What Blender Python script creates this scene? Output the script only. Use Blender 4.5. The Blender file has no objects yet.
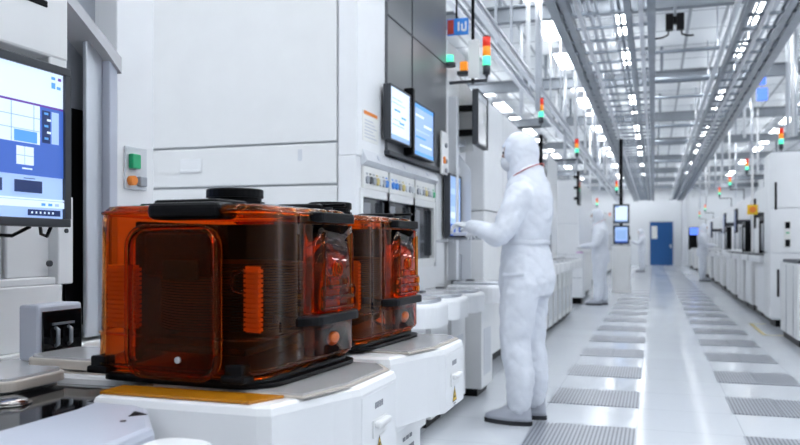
import bpy, bmesh, math, random
from mathutils import Vector, Matrix, noise
random.seed(7)
scene = bpy.context.scene
COL = scene.collection
PI = math.pi
# ------------------------------------------------------------------ camera, world, exposure
CAM_H = 1.12
FPX = 778.0
YAW = math.atan(254 / FPX)
cd = bpy.data.cameras.new('camera')
cam = bpy.data.objects.new('camera', cd); COL.objects.link(cam)
cam.location = (0, 0, CAM_H)
cam.rotation_euler = (PI / 2, 0, YAW)
cd.sensor_width = 36.0
cd.lens = FPX / 800 * 36.0
cd.shift_y = 23.5 / 800
cd.clip_start = 0.05; cd.clip_end = 200
cd.dof.use_dof = True
cd.dof.focus_distance = 2.0
cd.dof.aperture_fstop = 5.0
scene.camera = cam
w = bpy.data.worlds.new('world'); scene.world = w; w.use_nodes = True
w.node_tree.nodes['Background'].inputs[0].default_value = (0.80, 0.88, 1.0, 1)
w.node_tree.nodes['Background'].inputs[1].default_value = 0.12
scene.view_settings.view_transform = 'Standard'
scene.view_settings.look = 'None'
scene.view_settings.gamma = 1.0
scene.view_settings.use_curve_mapping = False
scene.view_settings.exposure = 0.64
LAMP = 12.0

# ------------------------------------------------------------------ materials
def nodes_of(m):
    return m.node_tree.nodes, m.node_tree.links
def mat(name, col, rough=0.4, metal=0.0, var=0.04, scale=6.0, bump=0.0, bscale=60.0, emit=0.0, spec=0.5, coat=0.0):
    m = bpy.data.materials.new(name); m.use_nodes = True
    n, l = nodes_of(m); p = n['Principled BSDF']
    tc = n.new('ShaderNodeTexCoord'); nz = n.new('ShaderNodeTexNoise'); nz.inputs['Scale'].default_value = scale
    l.new(tc.outputs['Object'], nz.inputs['Vector'])
    r = n.new('ShaderNodeValToRGB')
    r.color_ramp.elements[0].position = 0.3; r.color_ramp.elements[1].position = 0.7
    r.color_ramp.elements[0].color = (*[max(0, c * (1 - var)) for c in col], 1)
    r.color_ramp.elements[1].color = (*[min(1, c * (1 + var)) for c in col], 1)
    l.new(nz.outputs['Fac'], r.inputs['Fac']); l.new(r.outputs['Color'], p.inputs['Base Color'])
    p.inputs['Roughness'].default_value = rough; p.inputs['Metallic'].default_value = metal
    p.inputs['Specular IOR Level'].default_value = spec
    p.inputs['Coat Weight'].default_value = coat
    if emit:
        l.new(r.outputs['Color'], p.inputs['Emission Color']); p.inputs['Emission Strength'].default_value = emit
    if bump:
        b = n.new('ShaderNodeBump'); b.inputs['Strength'].default_value = bump; b.inputs['Distance'].default_value = 0.01
        n2 = n.new('ShaderNodeTexNoise'); n2.inputs['Scale'].default_value = bscale; n2.inputs['Detail'].default_value = 3
        l.new(tc.outputs['Object'], n2.inputs['Vector']); l.new(n2.outputs['Fac'], b.inputs['Height']); l.new(b.outputs['Normal'], p.inputs['Normal'])
    return m
M = {}
M['white'] = mat('white_paint', (.80, .81, .83), .32, var=.015)
M['white2'] = mat('warm_white_paint', (.78, .785, .79), .38, var=.015)
M['offwhite'] = mat('grey_white_paint', (.62, .64, .68), .4, var=.02)
M['lavender'] = mat('pale_lavender_paint', (.50, .53, .62), .3, var=.02)
M['beige'] = mat('beige_rim', (.50, .455, .41), .4)
M['grey'] = mat('mid_grey_paint', (.30, .32, .36), .4)
M['dgrey'] = mat('dark_grey_paint', (.05, .055, .065), .45, spec=.3)
M['cabinet'] = mat('graphite_gloss', (.12, .125, .135), .28, var=.05, scale=2)
M['black'] = mat('black_plastic', (.004, .004, .005), .38, spec=.10)
M['blackgloss'] = mat('black_gloss', (.004, .004, .005), .06, spec=.4)
M['rubber'] = mat('dark_rubber', (.02, .022, .027), .6, spec=.3)
M['steel'] = mat('brushed_steel', (.62, .64, .67), .3, metal=1.0)
M['alu'] = mat('aluminium', (.66, .68, .72), .34, metal=.85)
M['zinc'] = mat('galvanised_steel', (.27, .30, .34), .36, metal=.6, var=.1, scale=3)
M['dsteel'] = mat('dark_steel', (.22, .24, .27), .45, metal=.3, var=.1, scale=3)
M['chrome'] = mat('chrome', (.36, .34, .33), .16, metal=1.0)
M['plate'] = mat('pale_plate', (.60, .60, .62), .15, metal=.3)
M['fabric'] = mat('white_coverall_cloth', (.72, .75, .82), .75, var=.03, scale=14, bump=.25, bscale=38)
M['mask'] = mat('white_mask_cloth', (.80, .81, .84), .8, bump=.1)
M['glove'] = mat('white_latex', (.74, .76, .79), .5)
M['shoe'] = mat('grey_shoe', (.42, .44, .50), .5)
M['skin'] = mat('skin', (.45, .25, .18), .5)
M['red'] = mat('red_trim', (.45, .05, .04), .5)
M['amberrefl'] = mat('painted_amber_reflection', (.50, .19, .008), .2, coat=.1)  # solid colour painting the front pod's reflection on its shelf
M['rib'] = mat('orange_rib', (.98, .80, .66), .4)
M['yellow'] = mat('warning_yellow', (.85, .55, .02), .4)
M['tape'] = mat('yellow_tape', (.55, .44, .16), .5)
M['paper'] = mat('paper', (.80, .80, .78), .6)
M['ink'] = mat('grey_ink', (.22, .23, .26), .6)
M['orange'] = mat('orange_ink', (.85, .25, .03), .5)
M['green'] = mat('green_button', (.01, .38, .16), .3)
M['blue'] = mat('blue_ink', (.03, .22, .70), .4)
M['door'] = mat('blue_door_paint', (.006, .085, .27), .35)
M['wafer'] = mat('silicon_wafer', (.012, .009, .008), .35, spec=.05)
M['pink'] = mat('pink_film', (.65, .40, .65), .3)
M['glassdark'] = mat('dark_window_glass', (.05, .055, .065), .08, var=.1, scale=3)
M['wetgrey'] = mat('window_interior', (.22, .23, .25), .5)
def emis(name, col, s):
    m = bpy.data.materials.new(name); m.use_nodes = True
    n, l = nodes_of(m); p = n['Principled BSDF']
    p.inputs['Base Color'].default_value = (*[c * .5 for c in col], 1); p.inputs['Roughness'].default_value = .25
    nz = n.new('ShaderNodeTexNoise'); nz.inputs['Scale'].default_value = 2
    r = n.new('ShaderNodeValToRGB')
    r.color_ramp.elements[0].color = (*[c * .96 for c in col], 1); r.color_ramp.elements[1].color = (*col, 1)
    l.new(nz.outputs['Fac'], r.inputs['Fac']); l.new(r.outputs['Color'], p.inputs['Emission Color'])
    p.inputs['Emission Strength'].default_value = s
    return m
M['lamp'] = emis('lamp_diffuser', (.93, .97, 1.0), LAMP)
M['l_red'] = emis('lens_red', (.75, .04, .02), .45)
M['l_amb'] = emis('lens_amber', (.95, .30, .02), .5)
M['l_grn'] = emis('lens_green', (.10, .85, .50), .9)
M['l_blue'] = emis('lens_blue', (.10, .22, 1.0), .9)
M['s_white'] = emis('screen_white', (.62, .76, 1.0), .68)
M['s_pale'] = emis('screen_pale', (.36, .53, .95), .6)
M['s_blue'] = emis('screen_blue', (.055, .14, .55), .52)
M['s_mid'] = emis('screen_mid', (.10, .36, .90), .5)
M['s_dark'] = emis('screen_navy', (.02, .045, .17), .35)
M['s_sky'] = emis('screen_sky', (.30, .48, .85), .48)
M['s_purple'] = emis('screen_purple', (.16, .06, .42), .4)

AMB = (.78, .24, .035); AMB2 = (.90, .38, .07)
def amber_glass(name, col, rough=.0, ior=1.21):
    m = bpy.data.materials.new(name); m.use_nodes = True
    n, l = nodes_of(m); p = n['Principled BSDF']
    nz = n.new('ShaderNodeTexNoise'); nz.inputs['Scale'].default_value = 5
    r = n.new('ShaderNodeValToRGB')
    r.color_ramp.elements[0].color = (*[c * .95 for c in col], 1); r.color_ramp.elements[1].color = (*col, 1)
    l.new(nz.outputs['Fac'], r.inputs['Fac']); l.new(r.outputs['Color'], p.inputs['Base Color'])
    p.inputs['Transmission Weight'].default_value = 1.0; p.inputs['Roughness'].default_value = rough; p.inputs['IOR'].default_value = ior; p.inputs['Specular Tint'].default_value = (1, .6, .42, 1)
    return m
M['amber'] = amber_glass('amber_polycarbonate', AMB)
M['amber2'] = amber_glass('amber_moulding', AMB2)
M['amber3'] = M['amber2']
M['knob'] = mat('orange_knob', (.62, .13, .01), .3)
def clear(name):
    m = bpy.data.materials.new(name); m.use_nodes = True
    n, l = nodes_of(m); n.remove(n['Principled BSDF']); out = n['Material Output']
    tr = n.new('ShaderNodeBsdfTransparent'); gl = n.new('ShaderNodeBsdfGlossy'); gl.inputs['Roughness'].default_value = .1
    tr.inputs['Color'].default_value = (.86, .88, .92, 1)
    b = n.new('ShaderNodeMixShader'); b.inputs[0].default_value = .3; l.new(tr.outputs[0], b.inputs[1]); l.new(gl.outputs[0], b.inputs[2])
    l.new(b.outputs[0], out.inputs['Surface'])
    return m
M['clear'] = clear('clear_panel')

# ------------------------------------------------------------------ mesh builder
class MB:
    def __init__(s): s.bm = bmesh.new()
    def _fin(s, geom_faces, mi, smooth):
        for f in geom_faces: f.material_index = mi; f.smooth = smooth
    def box(s, x0, x1, y0, y1, z0, z1, mi=0, bev=0.0, seg=2, rot=None, piv=None):
        if x1 < x0: x0, x1 = x1, x0
        if y1 < y0: y0, y1 = y1, y0
        if z1 < z0: z0, z1 = z1, z0
        r = bmesh.ops.create_cube(s.bm, size=1.0)
        v = r['verts']
        for q in v:
            q.co = Vector(((x0 + x1) / 2 + q.co.x * (x1 - x0), (y0 + y1) / 2 + q.co.y * (y1 - y0), (z0 + z1) / 2 + q.co.z * (z1 - z0)))
        fs = set(f for q in v for f in q.link_faces)
        if bev:
            es = list(set(e for q in v for e in q.link_edges))
            bv = bmesh.ops.bevel(s.bm, geom=es, offset=min(bev, .45 * min(x1 - x0, y1 - y0, z1 - z0)), segments=seg, affect='EDGES', profile=.5)
            fs = set(f for f in fs if f.is_valid) | set(bv['faces'])
            v = list(set(q for f in fs for q in f.verts))
        if rot is not None:
            c = Vector(piv) if piv else Vector(((x0 + x1) / 2, (y0 + y1) / 2, (z0 + z1) / 2))
            for q in v: q.co = c + rot @ (q.co - c)
        s._fin(fs, mi, False); return s
    def loft(s, rings, mi=0, smooth=True, cap=True, closed=False):
        vr = [[s.bm.verts.new(p) for p in r] for r in rings]
        n = len(vr[0]); fs = []
        rng = range(len(vr)) if closed else range(len(vr) - 1)
        for i in rng:
            a, b = vr[i], vr[(i + 1) % len(vr)]
            for k in range(n):
                fs.append(s.bm.faces.new((a[k], a[(k + 1) % n], b[(k + 1) % n], b[k])))
        s._fin(fs, mi, smooth)
        if cap and not closed:
            s._fin([s.bm.faces.new(list(reversed(vr[0]))), s.bm.faces.new(vr[-1])], mi, False)
        return s
    def tube(s, pts, r, seg=8, mi=0, closed=False, cap=True):
        pts = [Vector(p) for p in pts]; n = len(pts)
        rr = r if isinstance(r, (list, tuple)) else [r] * n
        rings = []; up = None
        for i, p in enumerate(pts):
            if closed: t = pts[(i + 1) % n] - pts[i - 1]
            else: t = pts[min(i + 1, n - 1)] - pts[max(i - 1, 0)]
            t.normalize()
            if up is None:
                up = Vector((0, 0, 1)) if abs(t.z) < .9 else Vector((1, 0, 0))
            u = (up - t * up.dot(t))
            if u.length < 1e-5: u = t.orthogonal()
            u.normalize(); vv = t.cross(u); up = u
            rings.append([p + (u * math.cos(2 * PI * k / seg) + vv * math.sin(2 * PI * k / seg)) * rr[i] for k in range(seg)])
        return s.loft(rings, mi, True, cap, closed)
    def cyl(s, p0, p1, r, r1=None, seg=16, mi=0):
        return s.tube([p0, p1], [r, r if r1 is None else r1], seg, mi)
    def prism(s, pts, z0, z1, mi=0, smooth=False, bev=0.0, axis='z'):
        def T(a, b, c):
            return {'z': (a, b, c), 'y': (a, c, b), 'x': (c, a, b)}[axis]
        if bev and (z1 - z0) > 2 * bev:
            ins = inset(pts, bev)
            rings = [[T(a, b, z0) for a, b in pts], [T(a, b, z1 - bev) for a, b in pts],
                     [T(a, b, z1 - bev * .3) for a, b in inset(pts, bev * .3)], [T(a, b, z1) for a, b in ins]]
        else:
            rings = [[T(a, b, z0) for a, b in pts], [T(a, b, z1) for a, b in pts]]
        return s.loft(rings, mi, smooth)
    def ell(s, c, r, seg=20, rings=12, mi=0):
        R = []
        for i in range(1, rings):
            t = PI * i / rings
            R.append([(c[0] + r[0] * math.sin(t) * math.cos(2 * PI * k / seg), c[1] + r[1] * math.sin(t) * math.sin(2 * PI * k / seg), c[2] - r[2] * math.cos(t)) for k in range(seg)])
        return s.loft(R, mi, True)
    def build(s, name, mats, parent=None, loc=None, auto=False):
        bmesh.ops.recalc_face_normals(s.bm, faces=s.bm.faces[:])
        me = bpy.data.meshes.new(name); s.bm.to_mesh(me); s.bm.free()
        for m in (mats if isinstance(mats, (list, tuple)) else [mats]): me.materials.append(M[m] if isinstance(m, str) else m)
        o = bpy.data.objects.new(name, me); COL.objects.link(o)
        if parent: o.parent = parent
        if loc: o.location = loc
        return o
def inset(pts, d):
    n = len(pts); cx = sum(p[0] for p in pts) / n; cy = sum(p[1] for p in pts) / n
    out = []
    for p in pts:
        v = Vector((p[0] - cx, p[1] - cy)); L = v.length
        out.append((cx + v.x * (L - d) / L, cy + v.y * (L - d) / L) if L > d else p)
    return out
def rrect(x0, x1, y0, y1, r, n=6):
    rs = r if isinstance(r, (list, tuple)) else [r] * 4
    pts = []
    for (cx, cy, a, q) in ((x1 - rs[0], y1 - rs[0], 0, rs[0]), (x0 + rs[1], y1 - rs[1], PI / 2, rs[1]), (x0 + rs[2], y0 + rs[2], PI, rs[2]), (x1 - rs[3], y0 + rs[3], 1.5 * PI, rs[3])):
        for k in range(n + 1):
            t = a + PI / 2 * k / n
            pts.append((cx + q * math.cos(t), cy + q * math.sin(t)))
    return pts
def circ(cx, cy, r, n=24):
    return [(cx + r * math.cos(2 * PI * k / n), cy + r * math.sin(2 * PI * k / n)) for k in range(n)]
def tag(o, label, cat, group=None, kind=None):
    o['label'] = label; o['category'] = cat
    if group: o['group'] = group
    if kind: o['kind'] = kind
    return o
def thing(name, label, cat, loc=(0, 0, 0), rz=0.0, group=None):
    o = bpy.data.objects.new(name, None); COL.objects.link(o)
    o.location = loc; o.rotation_euler = (0, 0, rz); o.empty_display_size = .1
    return tag(o, label, cat, group)
def dup(root, loc, label, group=None, rz=None):
    def cp(o, par):
        c = o.copy(); COL.objects.link(c)
        if par: c.parent = par
        for ch in o.children: cp(ch, c)
        return c
    r = cp(root, None); r.location = loc; r['label'] = label
    if rz is not None: r.rotation_euler = (0, 0, rz)
    if group: r['group'] = group
    return r
ORD = ['zeroth', 'first', 'second', 'third', 'fourth', 'fifth', 'sixth', 'seventh', 'eighth', 'ninth', 'tenth', 'eleventh', 'twelfth', 'thirteenth', 'fourteenth', 'fifteenth', 'sixteenth', 'seventeenth', 'eighteenth', 'nineteenth', 'twentieth']
TENS = {20: 'twenty', 30: 'thirty', 40: 'forty'}
def nth(n):
    if n <= 20: return ORD[n]
    if n % 10 == 0: return {30: 'thirtieth', 40: 'fortieth'}[n]
    return TENS[n // 10 * 10] + '-' + ORD[n % 10]
def struct(o):
    o['kind'] = 'structure'; return o

# ------------------------------------------------------------------ the setting
YF = 48.5; YB = -7.0; XW = 5.6; ZC = 5.2
def tile_floor():
    m = bpy.data.materials.new('floor_tile'); m.use_nodes = True
    n, l = nodes_of(m); p = n['Principled BSDF']
    g = n.new('ShaderNodeNewGeometry'); mp = n.new('ShaderNodeMapping'); mp.inputs['Location'].default_value = (.10, .06, 0)
    l.new(g.outputs['Position'], mp.inputs['Vector'])
    br = n.new('ShaderNodeTexBrick'); br.offset = 0; br.inputs['Scale'].default_value = 1.0
    br.inputs['Brick Width'].default_value = .61; br.inputs['Row Height'].default_value = .63
    br.inputs['Mortar Size'].default_value = .003; br.inputs['Bias'].default_value = 0
    br.inputs['Color1'].default_value = (.64, .67, .72, 1); br.inputs['Color2'].default_value = (.67, .70, .75, 1); br.inputs['Mortar'].default_value = (.48, .51, .56, 1)
    l.new(mp.outputs['Vector'], br.inputs['Vector']); l.new(br.outputs['Color'], p.inputs['Base Color'])
    nz = n.new('ShaderNodeTexNoise'); nz.inputs['Scale'].default_value = 1.3; l.new(g.outputs['Position'], nz.inputs['Vector'])
    mr = n.new('ShaderNodeMapRange'); mr.inputs['To Min'].default_value = .08; mr.inputs['To Max'].default_value = .18
    l.new(nz.outputs['Fac'], mr.inputs['Value']); l.new(mr.outputs['Result'], p.inputs['Roughness'])
    p.inputs['Specular IOR Level'].default_value = .6
    return m
def tile_ceiling():
    m = bpy.data.materials.new('ceiling_grid'); m.use_nodes = True
    n, l = nodes_of(m); p = n['Principled BSDF']
    g = n.new('ShaderNodeNewGeometry')
    br = n.new('ShaderNodeTexBrick'); br.offset = 0; br.inputs['Scale'].default_value = 1.0
    br.inputs['Brick Width'].default_value = .6; br.inputs['Row Height'].default_value = 1.2; br.inputs['Mortar Size'].default_value = .03
    br.inputs['Color1'].default_value = (.74, .76, .78, 1); br.inputs['Color2'].default_value = (.80, .82, .84, 1); br.inputs['Mortar'].default_value = (.30, .32, .35, 1)
    l.new(g.outputs['Position'], br.inputs['Vector']); l.new(br.outputs['Color'], p.inputs['Base Color'])
    p.inputs['Roughness'].default_value = .5
    return m
M['floor'] = tile_floor(); M['ceil'] = tile_ceiling()
M['wall'] = mat('white_wall_paint', (.74, .76, .79), .45, var=.02, scale=1.0)
struct(MB().box(-XW, XW, YB, YF, -.1, 0).build('floor', 'floor'))
struct(MB().box(-XW, XW, YB, YF, ZC, ZC + .1).build('ceiling', 'ceil'))
struct(MB().box(-XW - .1, -XW, YB, YF, 0, ZC).build('wall_left', 'wall'))
struct(MB().box(XW, XW + .1, YB, YF, 0, ZC).build('wall_right', 'wall'))
struct(MB().box(-XW, XW, YF, YF + .1, 0, ZC).build('wall_back', 'wall'))
t = MB()
t.box(-.30, -.22, YF - .06, YF, 0, 2.62); t.box(1.06, 1.14, YF - .06, YF, 0, 2.62); t.box(-.22, 1.06, YF - .06, YF, 2.54, 2.62)
struct(t.build('trim_1', 'offwhite'))
d1 = struct(MB().box(-.22, 1.06, YF - .045, YF - .005, 0, 2.54, bev=.005).build('door_1', 'door'))
MB().box(-.14, .18, YF - .055, YF - .045, 1.55, 2.30).build('notice', 'paper', d1)
t = MB(); t.box(.90, .98, YF - .075, YF - .045, 1.0, 1.22); t.box(.86, .98, YF - .11, YF - .075, 1.08, 1.12)
t.build('door_handle', 'steel', d1)
# far corner pipe-like column
struct(MB().box(1.55, 1.80, YF - .45, YF - .01, 0, ZC).build('column', 'offwhite'))
# cross beams under the ceiling
for k in range(8):
    y = 11.6 + 5.2 * k
    if y > YF - .5: break
    t = MB(); t.box(-XW, XW, y - .08, y + .08, 4.46, 4.48); t.box(-XW, XW, y - .012, y + .012, 4.48, 4.68); t.box(-XW, XW, y - .08, y + .08, 4.68, 4.70)
    for x in (-4.4, -2.2, .15, 2.2, 4.4): t.box(x - .03, x + .03, y - .03, y + .03, 4.70, ZC)
    struct(t.build('ceiling_beam', 'dsteel'))
# perforated floor panels
def grate_mat():
    m = bpy.data.materials.new('perforated_panel'); m.use_nodes = True
    n, l = nodes_of(m); p = n['Principled BSDF']
    tc = n.new('ShaderNodeTexCoord'); sx = n.new('ShaderNodeSeparateXYZ'); l.new(tc.outputs['Object'], sx.inputs[0])
    a = n.new('ShaderNodeMath'); a.operation = 'MULTIPLY'; a.inputs[1].default_value = 2 * PI / .0235; l.new(sx.outputs['X'], a.inputs[0])
    b = n.new('ShaderNodeMath'); b.operation = 'SINE'; l.new(a.outputs[0], b.inputs[0])
    r = n.new('ShaderNodeValToRGB'); r.color_ramp.elements[0].position = .35; r.color_ramp.elements[1].position = .6
    r.color_ramp.elements[0].color = (.13, .14, .165, 1); r.color_ramp.elements[1].color = (.36, .38, .43, 1)
    mr = n.new('ShaderNodeMapRange'); mr.inputs['From Min'].default_value = -1; l.new(b.outputs[0], mr.inputs['Value'])
    l.new(mr.outputs['Result'], r.inputs['Fac']); l.new(r.outputs['Color'], p.inputs['Base Color'])
    p.inputs['Roughness'].default_value = .32
    return m
M['grate'] = grate_mat()
gm = None
for row, x0 in (('row on the amber pod side', -.72), ('row across from the amber pods', .50)):
    for k in range(36):
        y = 3.10 + 1.26 * k
        if y > 47: break
        if gm is None:
            t = MB(); t.box(0, .307, 0, .61, .0005, .004); t.box(.313, .62, 0, .61, .0005, .004)
            g = t.build('floor_grate', 'grate'); gm = g
        else:
            g = gm.copy(); COL.objects.link(g)
        g.location = (x0, y, 0)
        tag(g, f'slotted floor panel, {nth(35 - k)} from the blue door, {row}', 'floor grate', 'slotted floor panels along the aisle')
# yellow tape on the floor
t = MB(); t.box(1.30, 1.345, 10.7, 12.25, .0005, .002); t.box(1.345, 1.62, 10.7, 10.75, .0005, .002); t.box(1.345, 1.52, 12.2, 12.25, .0005, .002)
tag(t.build('floor_tape', 'tape'), 'yellow tape outline stuck on the shiny floor beside the white machine', 'floor tape')

# ------------------------------------------------------------------ ceiling lights
lm = None
for rname, x, z in (('along the pod-side wall', -3.9, 4.86), ('over the tools', -1.75, 4.86), ('above the wide cable tray', -.52, 4.86),
                    ('above the narrow cable tray', 1.62, 4.86), ('along the opposite wall', 3.8, 4.86)):
    ys = [-3.2 + 2.4 * k for k in range(22)]
    for k, y in enumerate(ys):
        lab = f'tube ceiling light, {nth(len(ys) - k)} from the blue door, row {rname}'
        if lm is None:
            lm = thing('ceiling_light', lab, 'ceiling light', (x, y, z), 0, 'ceiling lights')
            t = MB(); t.box(-.115, .115, -.72, .72, .05, .11, bev=.01); t.box(-.15, .15, -.735, -.70, -.01, .06); t.box(-.15, .15, .70, .735, -.01, .06)
            for s in (-.5, .5): t.cyl((0, s, .1), (0, s, ZC - z), .008, seg=6)
            t.build('housing', 'offwhite', lm)
            MB().prism([(-.13, .02), (-.11, 0), (.11, 0), (.13, .02), (.11, .05), (-.11, .05)], -.70, .70, axis='y').build('diffuser', 'lamp', lm)
        else:
            dup(lm, (x, y, z), lab)

# ------------------------------------------------------------------ overhead trays, rails, pipes
def raceway(name, label, rails, z, y0, y1, rung, conduits, rung_step=.62, hang=(), tilt=0):
    t = thing(name, label, 'cable tray', (0, y0, z))
    L = y1 - y0
    for x, ww, hh, m in rails:
        b = MB(); b.box(x - ww / 2, x + ww / 2, 0, L, 0, .012); b.box(x - ww / 2, x + ww / 2, 0, L, hh - .012, hh); b.box(x - ww * .12, x + ww * .12, 0, L, .012, hh - .012)
        b.build('side_rail', m, t)
    b = MB(); b.box(rung[0], rung[1], -.02, .02, .03, .065); r0 = b.build('rung', 'zinc', t)
    n = int(L / rung_step)
    for k in range(1, n):
        c = r0.copy(); COL.objects.link(c); c.parent = t; c.location = (0, rung_step * k, 0)
    for x, zz, r, m in conduits:
        MB().cyl((x, 0, zz), (x, L, zz), r, seg=8).build('conduit', m, t)
    for xh in hang:
        h0 = None
        for k in range(int(L / 2.4)):
            if h0 is None: h0 = MB().cyl((xh, 1.0, .05), (xh, 1.0, ZC - z), .014, seg=6).build('hanger_rod', 'alu', t)
            else:
                c = h0.copy(); COL.objects.link(c); c.parent = t; c.location = (0, 2.4 * k, 0)
    return t
raceway('cable_tray', 'wide steel cable tray hung above the slotted panels on the pod side', [(-1.06, .10, .12, 'zinc'), (-.93, .08, .10, 'zinc'), (-.80, .05, .12, 'alu'), (-.28, .07, .12, 'zinc'), (-.14, .05, .10, 'alu'), (-.03, .09, .14, 'zinc')],
        3.72, 6.0, 47.6, (-1.06, -.03), [(-.70, .10, .025, 'alu'), (-.62, .10, .02, 'steel'), (-.45, .11, .022, 'alu'), (-.38, .10, .018, 'zinc')], hang=(-1.0, -.08))
raceway('cable_tray', 'narrow steel cable tray hung above the machines across from the pods', [(.98, .05, .10, 'zinc'), (1.20, .05, .10, 'alu'), (1.42, .08, .12, 'zinc'), (1.56, .11, .14, 'zinc')],
        3.72, 6.0, 47.6, (.98, 1.56), [(1.06, .10, .025, 'alu'), (1.12, .12, .02, 'steel'), (1.30, .10, .022, 'alu')], hang=(1.02, 1.50))
tag(MB().cyl((.86, 6, 3.74), (.86, 47, 3.74), .035, seg=12).build('steel_pipe', 'steel'), 'bright round steel pipe running along the narrow cable tray', 'pipe')
# crane / guide rails above the near tools
for i, (x, lab) in enumerate(((-1.74, 'pale overhead guide rail above the tools, the one by the outer wall'), (-1.56, 'pale overhead guide rail above the tools, the one by the aisle'))):
    t = thing('guide_rail', lab, 'rail', (x, 5.9, 3.30), 0, 'overhead guide rails')
    b = MB(); b.box(-.03, .03, 0, 40, 0, .02); b.box(-.008, .008, 0, 40, .02, .08); b.box(-.03, .03, 0, 40, .08, .10); b.build('profile', 'alu', t)
    h0 = None
    for k in range(16):
        if h0 is None: h0 = MB().cyl((0, .5, .1), (0, .5, ZC - 3.30), .016, seg=6).build('hanger_rod', 'alu', t)
        else:
            c = h0.copy(); COL.objects.link(c); c.parent = t; c.location = (0, 2.5 * k, 0)
# transverse pipes over the centre gap
k = 0
for (y, z, r) in ((12.6, 4.1, .03), (14.0, 3.95, .05), (16.2, 4.05, .03), (19.4, 3.95, .045), (23.0, 4.05, .04), (27.5, 3.95, .05)):
    k += 1
    tag(MB().cyl((-.2, y, z), (1.3, y, z), r, seg=10).build('cross_pipe', 'zinc'), f'grey pipe crossing between the two cable trays, {nth(7 - k)} from the blue door', 'pipe', 'pipes crossing between the trays')
# vertical drop pipes
vp = None
spots = []
for k in range(16):
    y = 9.2 + 1.55 * k
    spots.append((-1.30 - .35 * (k % 3), y, 2.7 + .25 * ((k * 7) % 4), 'L'))
for k in range(14):
    y = 12.5 + 1.9 * k
    spots.append((1.85 + .35 * (k % 3), y, 2.7 + .25 * ((k * 5) % 4), 'R'))
cnt = {'L': 0, 'R': 0}
for x, y, z, sd in spots:
    cnt[sd] += 1
    tot = 16 if sd == 'L' else 14
    side = 'above the tools on the pod side' if sd == 'L' else 'above the machines across from the pods'
    o = MB().cyl((0, 0, z), (0, 0, ZC), .03, seg=10).build('drop_pipe', 'alu' if cnt[sd] % 2 else 'white')
    o.location = (x, y, 0)
    tag(o, f'vertical drop pipe {side}, {nth(tot + 1 - cnt[sd])} from the blue door', 'pipe', 'vertical drop pipes')
# black junction box hanging between trays
t = thing('junction_box', 'black junction box with two side cables hanging between the cable trays', 'junction box', (.27, 11.2, 4.05))
b = MB(); b.box(-.12, -.02, -.06, .06, 0, .22, bev=.01); b.box(.02, .12, -.06, .06, 0, .22, bev=.01); b.box(-.03, .03, -.04, .04, .08, .18); b.build('box', 'black', t)
b = MB(); b.tube([(-.08, 0, 0), (-.09, 0, -.06), (-.16, 0, -.09), (-.30, 0, -.10)], .012); b.build('cable', 'black', t); b = MB(); b.tube([(.08, 0, 0), (.09, 0, -.06), (.16, 0, -.085), (.24, 0, -.085)], .012); b.build('cable', 'black', t)
MB().box(-.02, .02, -.02, .02, .18, .31).build('bracket', 'dsteel', t)

# ------------------------------------------------------------------ monitor
def monitor(name, label, loc, rz, wd, ht, screen_fn, stand=None, group=None, depth=.045, bz=.018):
    """local: screen faces +x, width along y, z from 0 to ht"""
    t = thing(name, label, 'monitor', loc, rz, group)
    b = MB(); b.box(-depth, -.006, -wd / 2, wd / 2, 0, ht, bev=.006); b.build('casing', 'dgrey', t)
    b = MB()
    b.box(-.006, .004, -wd / 2, wd / 2, 0, bz, bev=.002); b.box(-.006, .004, -wd / 2, wd / 2, ht - bz, ht, bev=.002)
    b.box(-.006, .004, -wd / 2, -wd / 2 + bz, bz, ht - bz); b.box(-.006, .004, wd / 2 - bz, wd / 2, bz, ht - bz)
    b.build('bezel', 'dgrey', t)
    screen_fn(t, wd - 2 * bz, ht - 2 * bz, bz)
    if stand: stand(t)
    return t
def ui(rects, mats):
    def fn(t, sw, sh, z0):
        b = MB()
        for i, (u0, u1, v0, v1, mi) in enumerate(rects):
            lay = -.003 + .00015 * i if i else -.004
            q = [b.bm.verts.new((lay, -sw / 2 + u * sw, z0 + sh * (1 - v))) for u, v in ((u0, v1), (u1, v1), (u1, v0), (u0, v0))]
            f = b.bm.faces.new(q); f.material_index = mi
        b.build('screen', mats, t)
    return fn
UM = ['s_white', 's_pale', 's_blue', 's_mid', 's_dark', 's_sky', 's_purple']
big = [(0, 1, 0, 1, 1), (0, 1, 0, .235, 0), (0, 1, .235, .25, 6), (0, .825, .25, .51, 0), (.825, 1, .25, .51, 2), (.84, .90, .27, .49, 4), (.91, .965, .27, .49, 1), (0, 1, .51, .72, 2)]
for k in range(6): big.append((.155 * k, .155 * k + .006, .25, .51, 5))
for v in (.335, .42): big.append((0, .825, v, v + .005, 5))
big += [(.64, .80, .43, .505, 3), (.655, .775, .535, .655, 0), (.71, .714, .535, .655, 5), (.655, .775, .593, .598, 5), (.64, .835, .755, .835, 4), (.35, .56, .755, .835, 4), (0, 1, .87, .88, 0), (0, 1, .885, .93, 0), (.73, .97, .945, .985, 4),
        (.90, .93, .03, .05, 3), (.95, .975, .03, .05, 6), (.90, .93, .07, .11, 3), (.94, .97, .09, .11, 3), (.69, .76, .675, .685, 0), (.70, .78, .74, .745, 4)]
for k in range(5): big.append((.845 + .02 * (k % 2), .875 + .02 * (k % 2), .285 + .042 * k, .30 + .042 * k, 0 if k % 2 else 3))
for k in range(6): big.append((.75 + .03 * k, .762 + .03 * k, .958, .972, 0))
for k in range(3): big.append((.82 + .05 * k, .85 + .05 * k, .90, .918, 3 if k < 2 else 1))
page1 = [(0, 1, 0, 1, 0), (0, 1, .9, 1, 5), (.1, .6, .2, .22, 5), (.1, .75, .28, .30, 5), (.2, .5, .4, .44, 3), (.55, .8, .5, .54, 3), (.15, .5, .6, .62, 5), (.1, .7, .7, .72, 5), (.45, .7, .62, .66, 3)]
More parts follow.
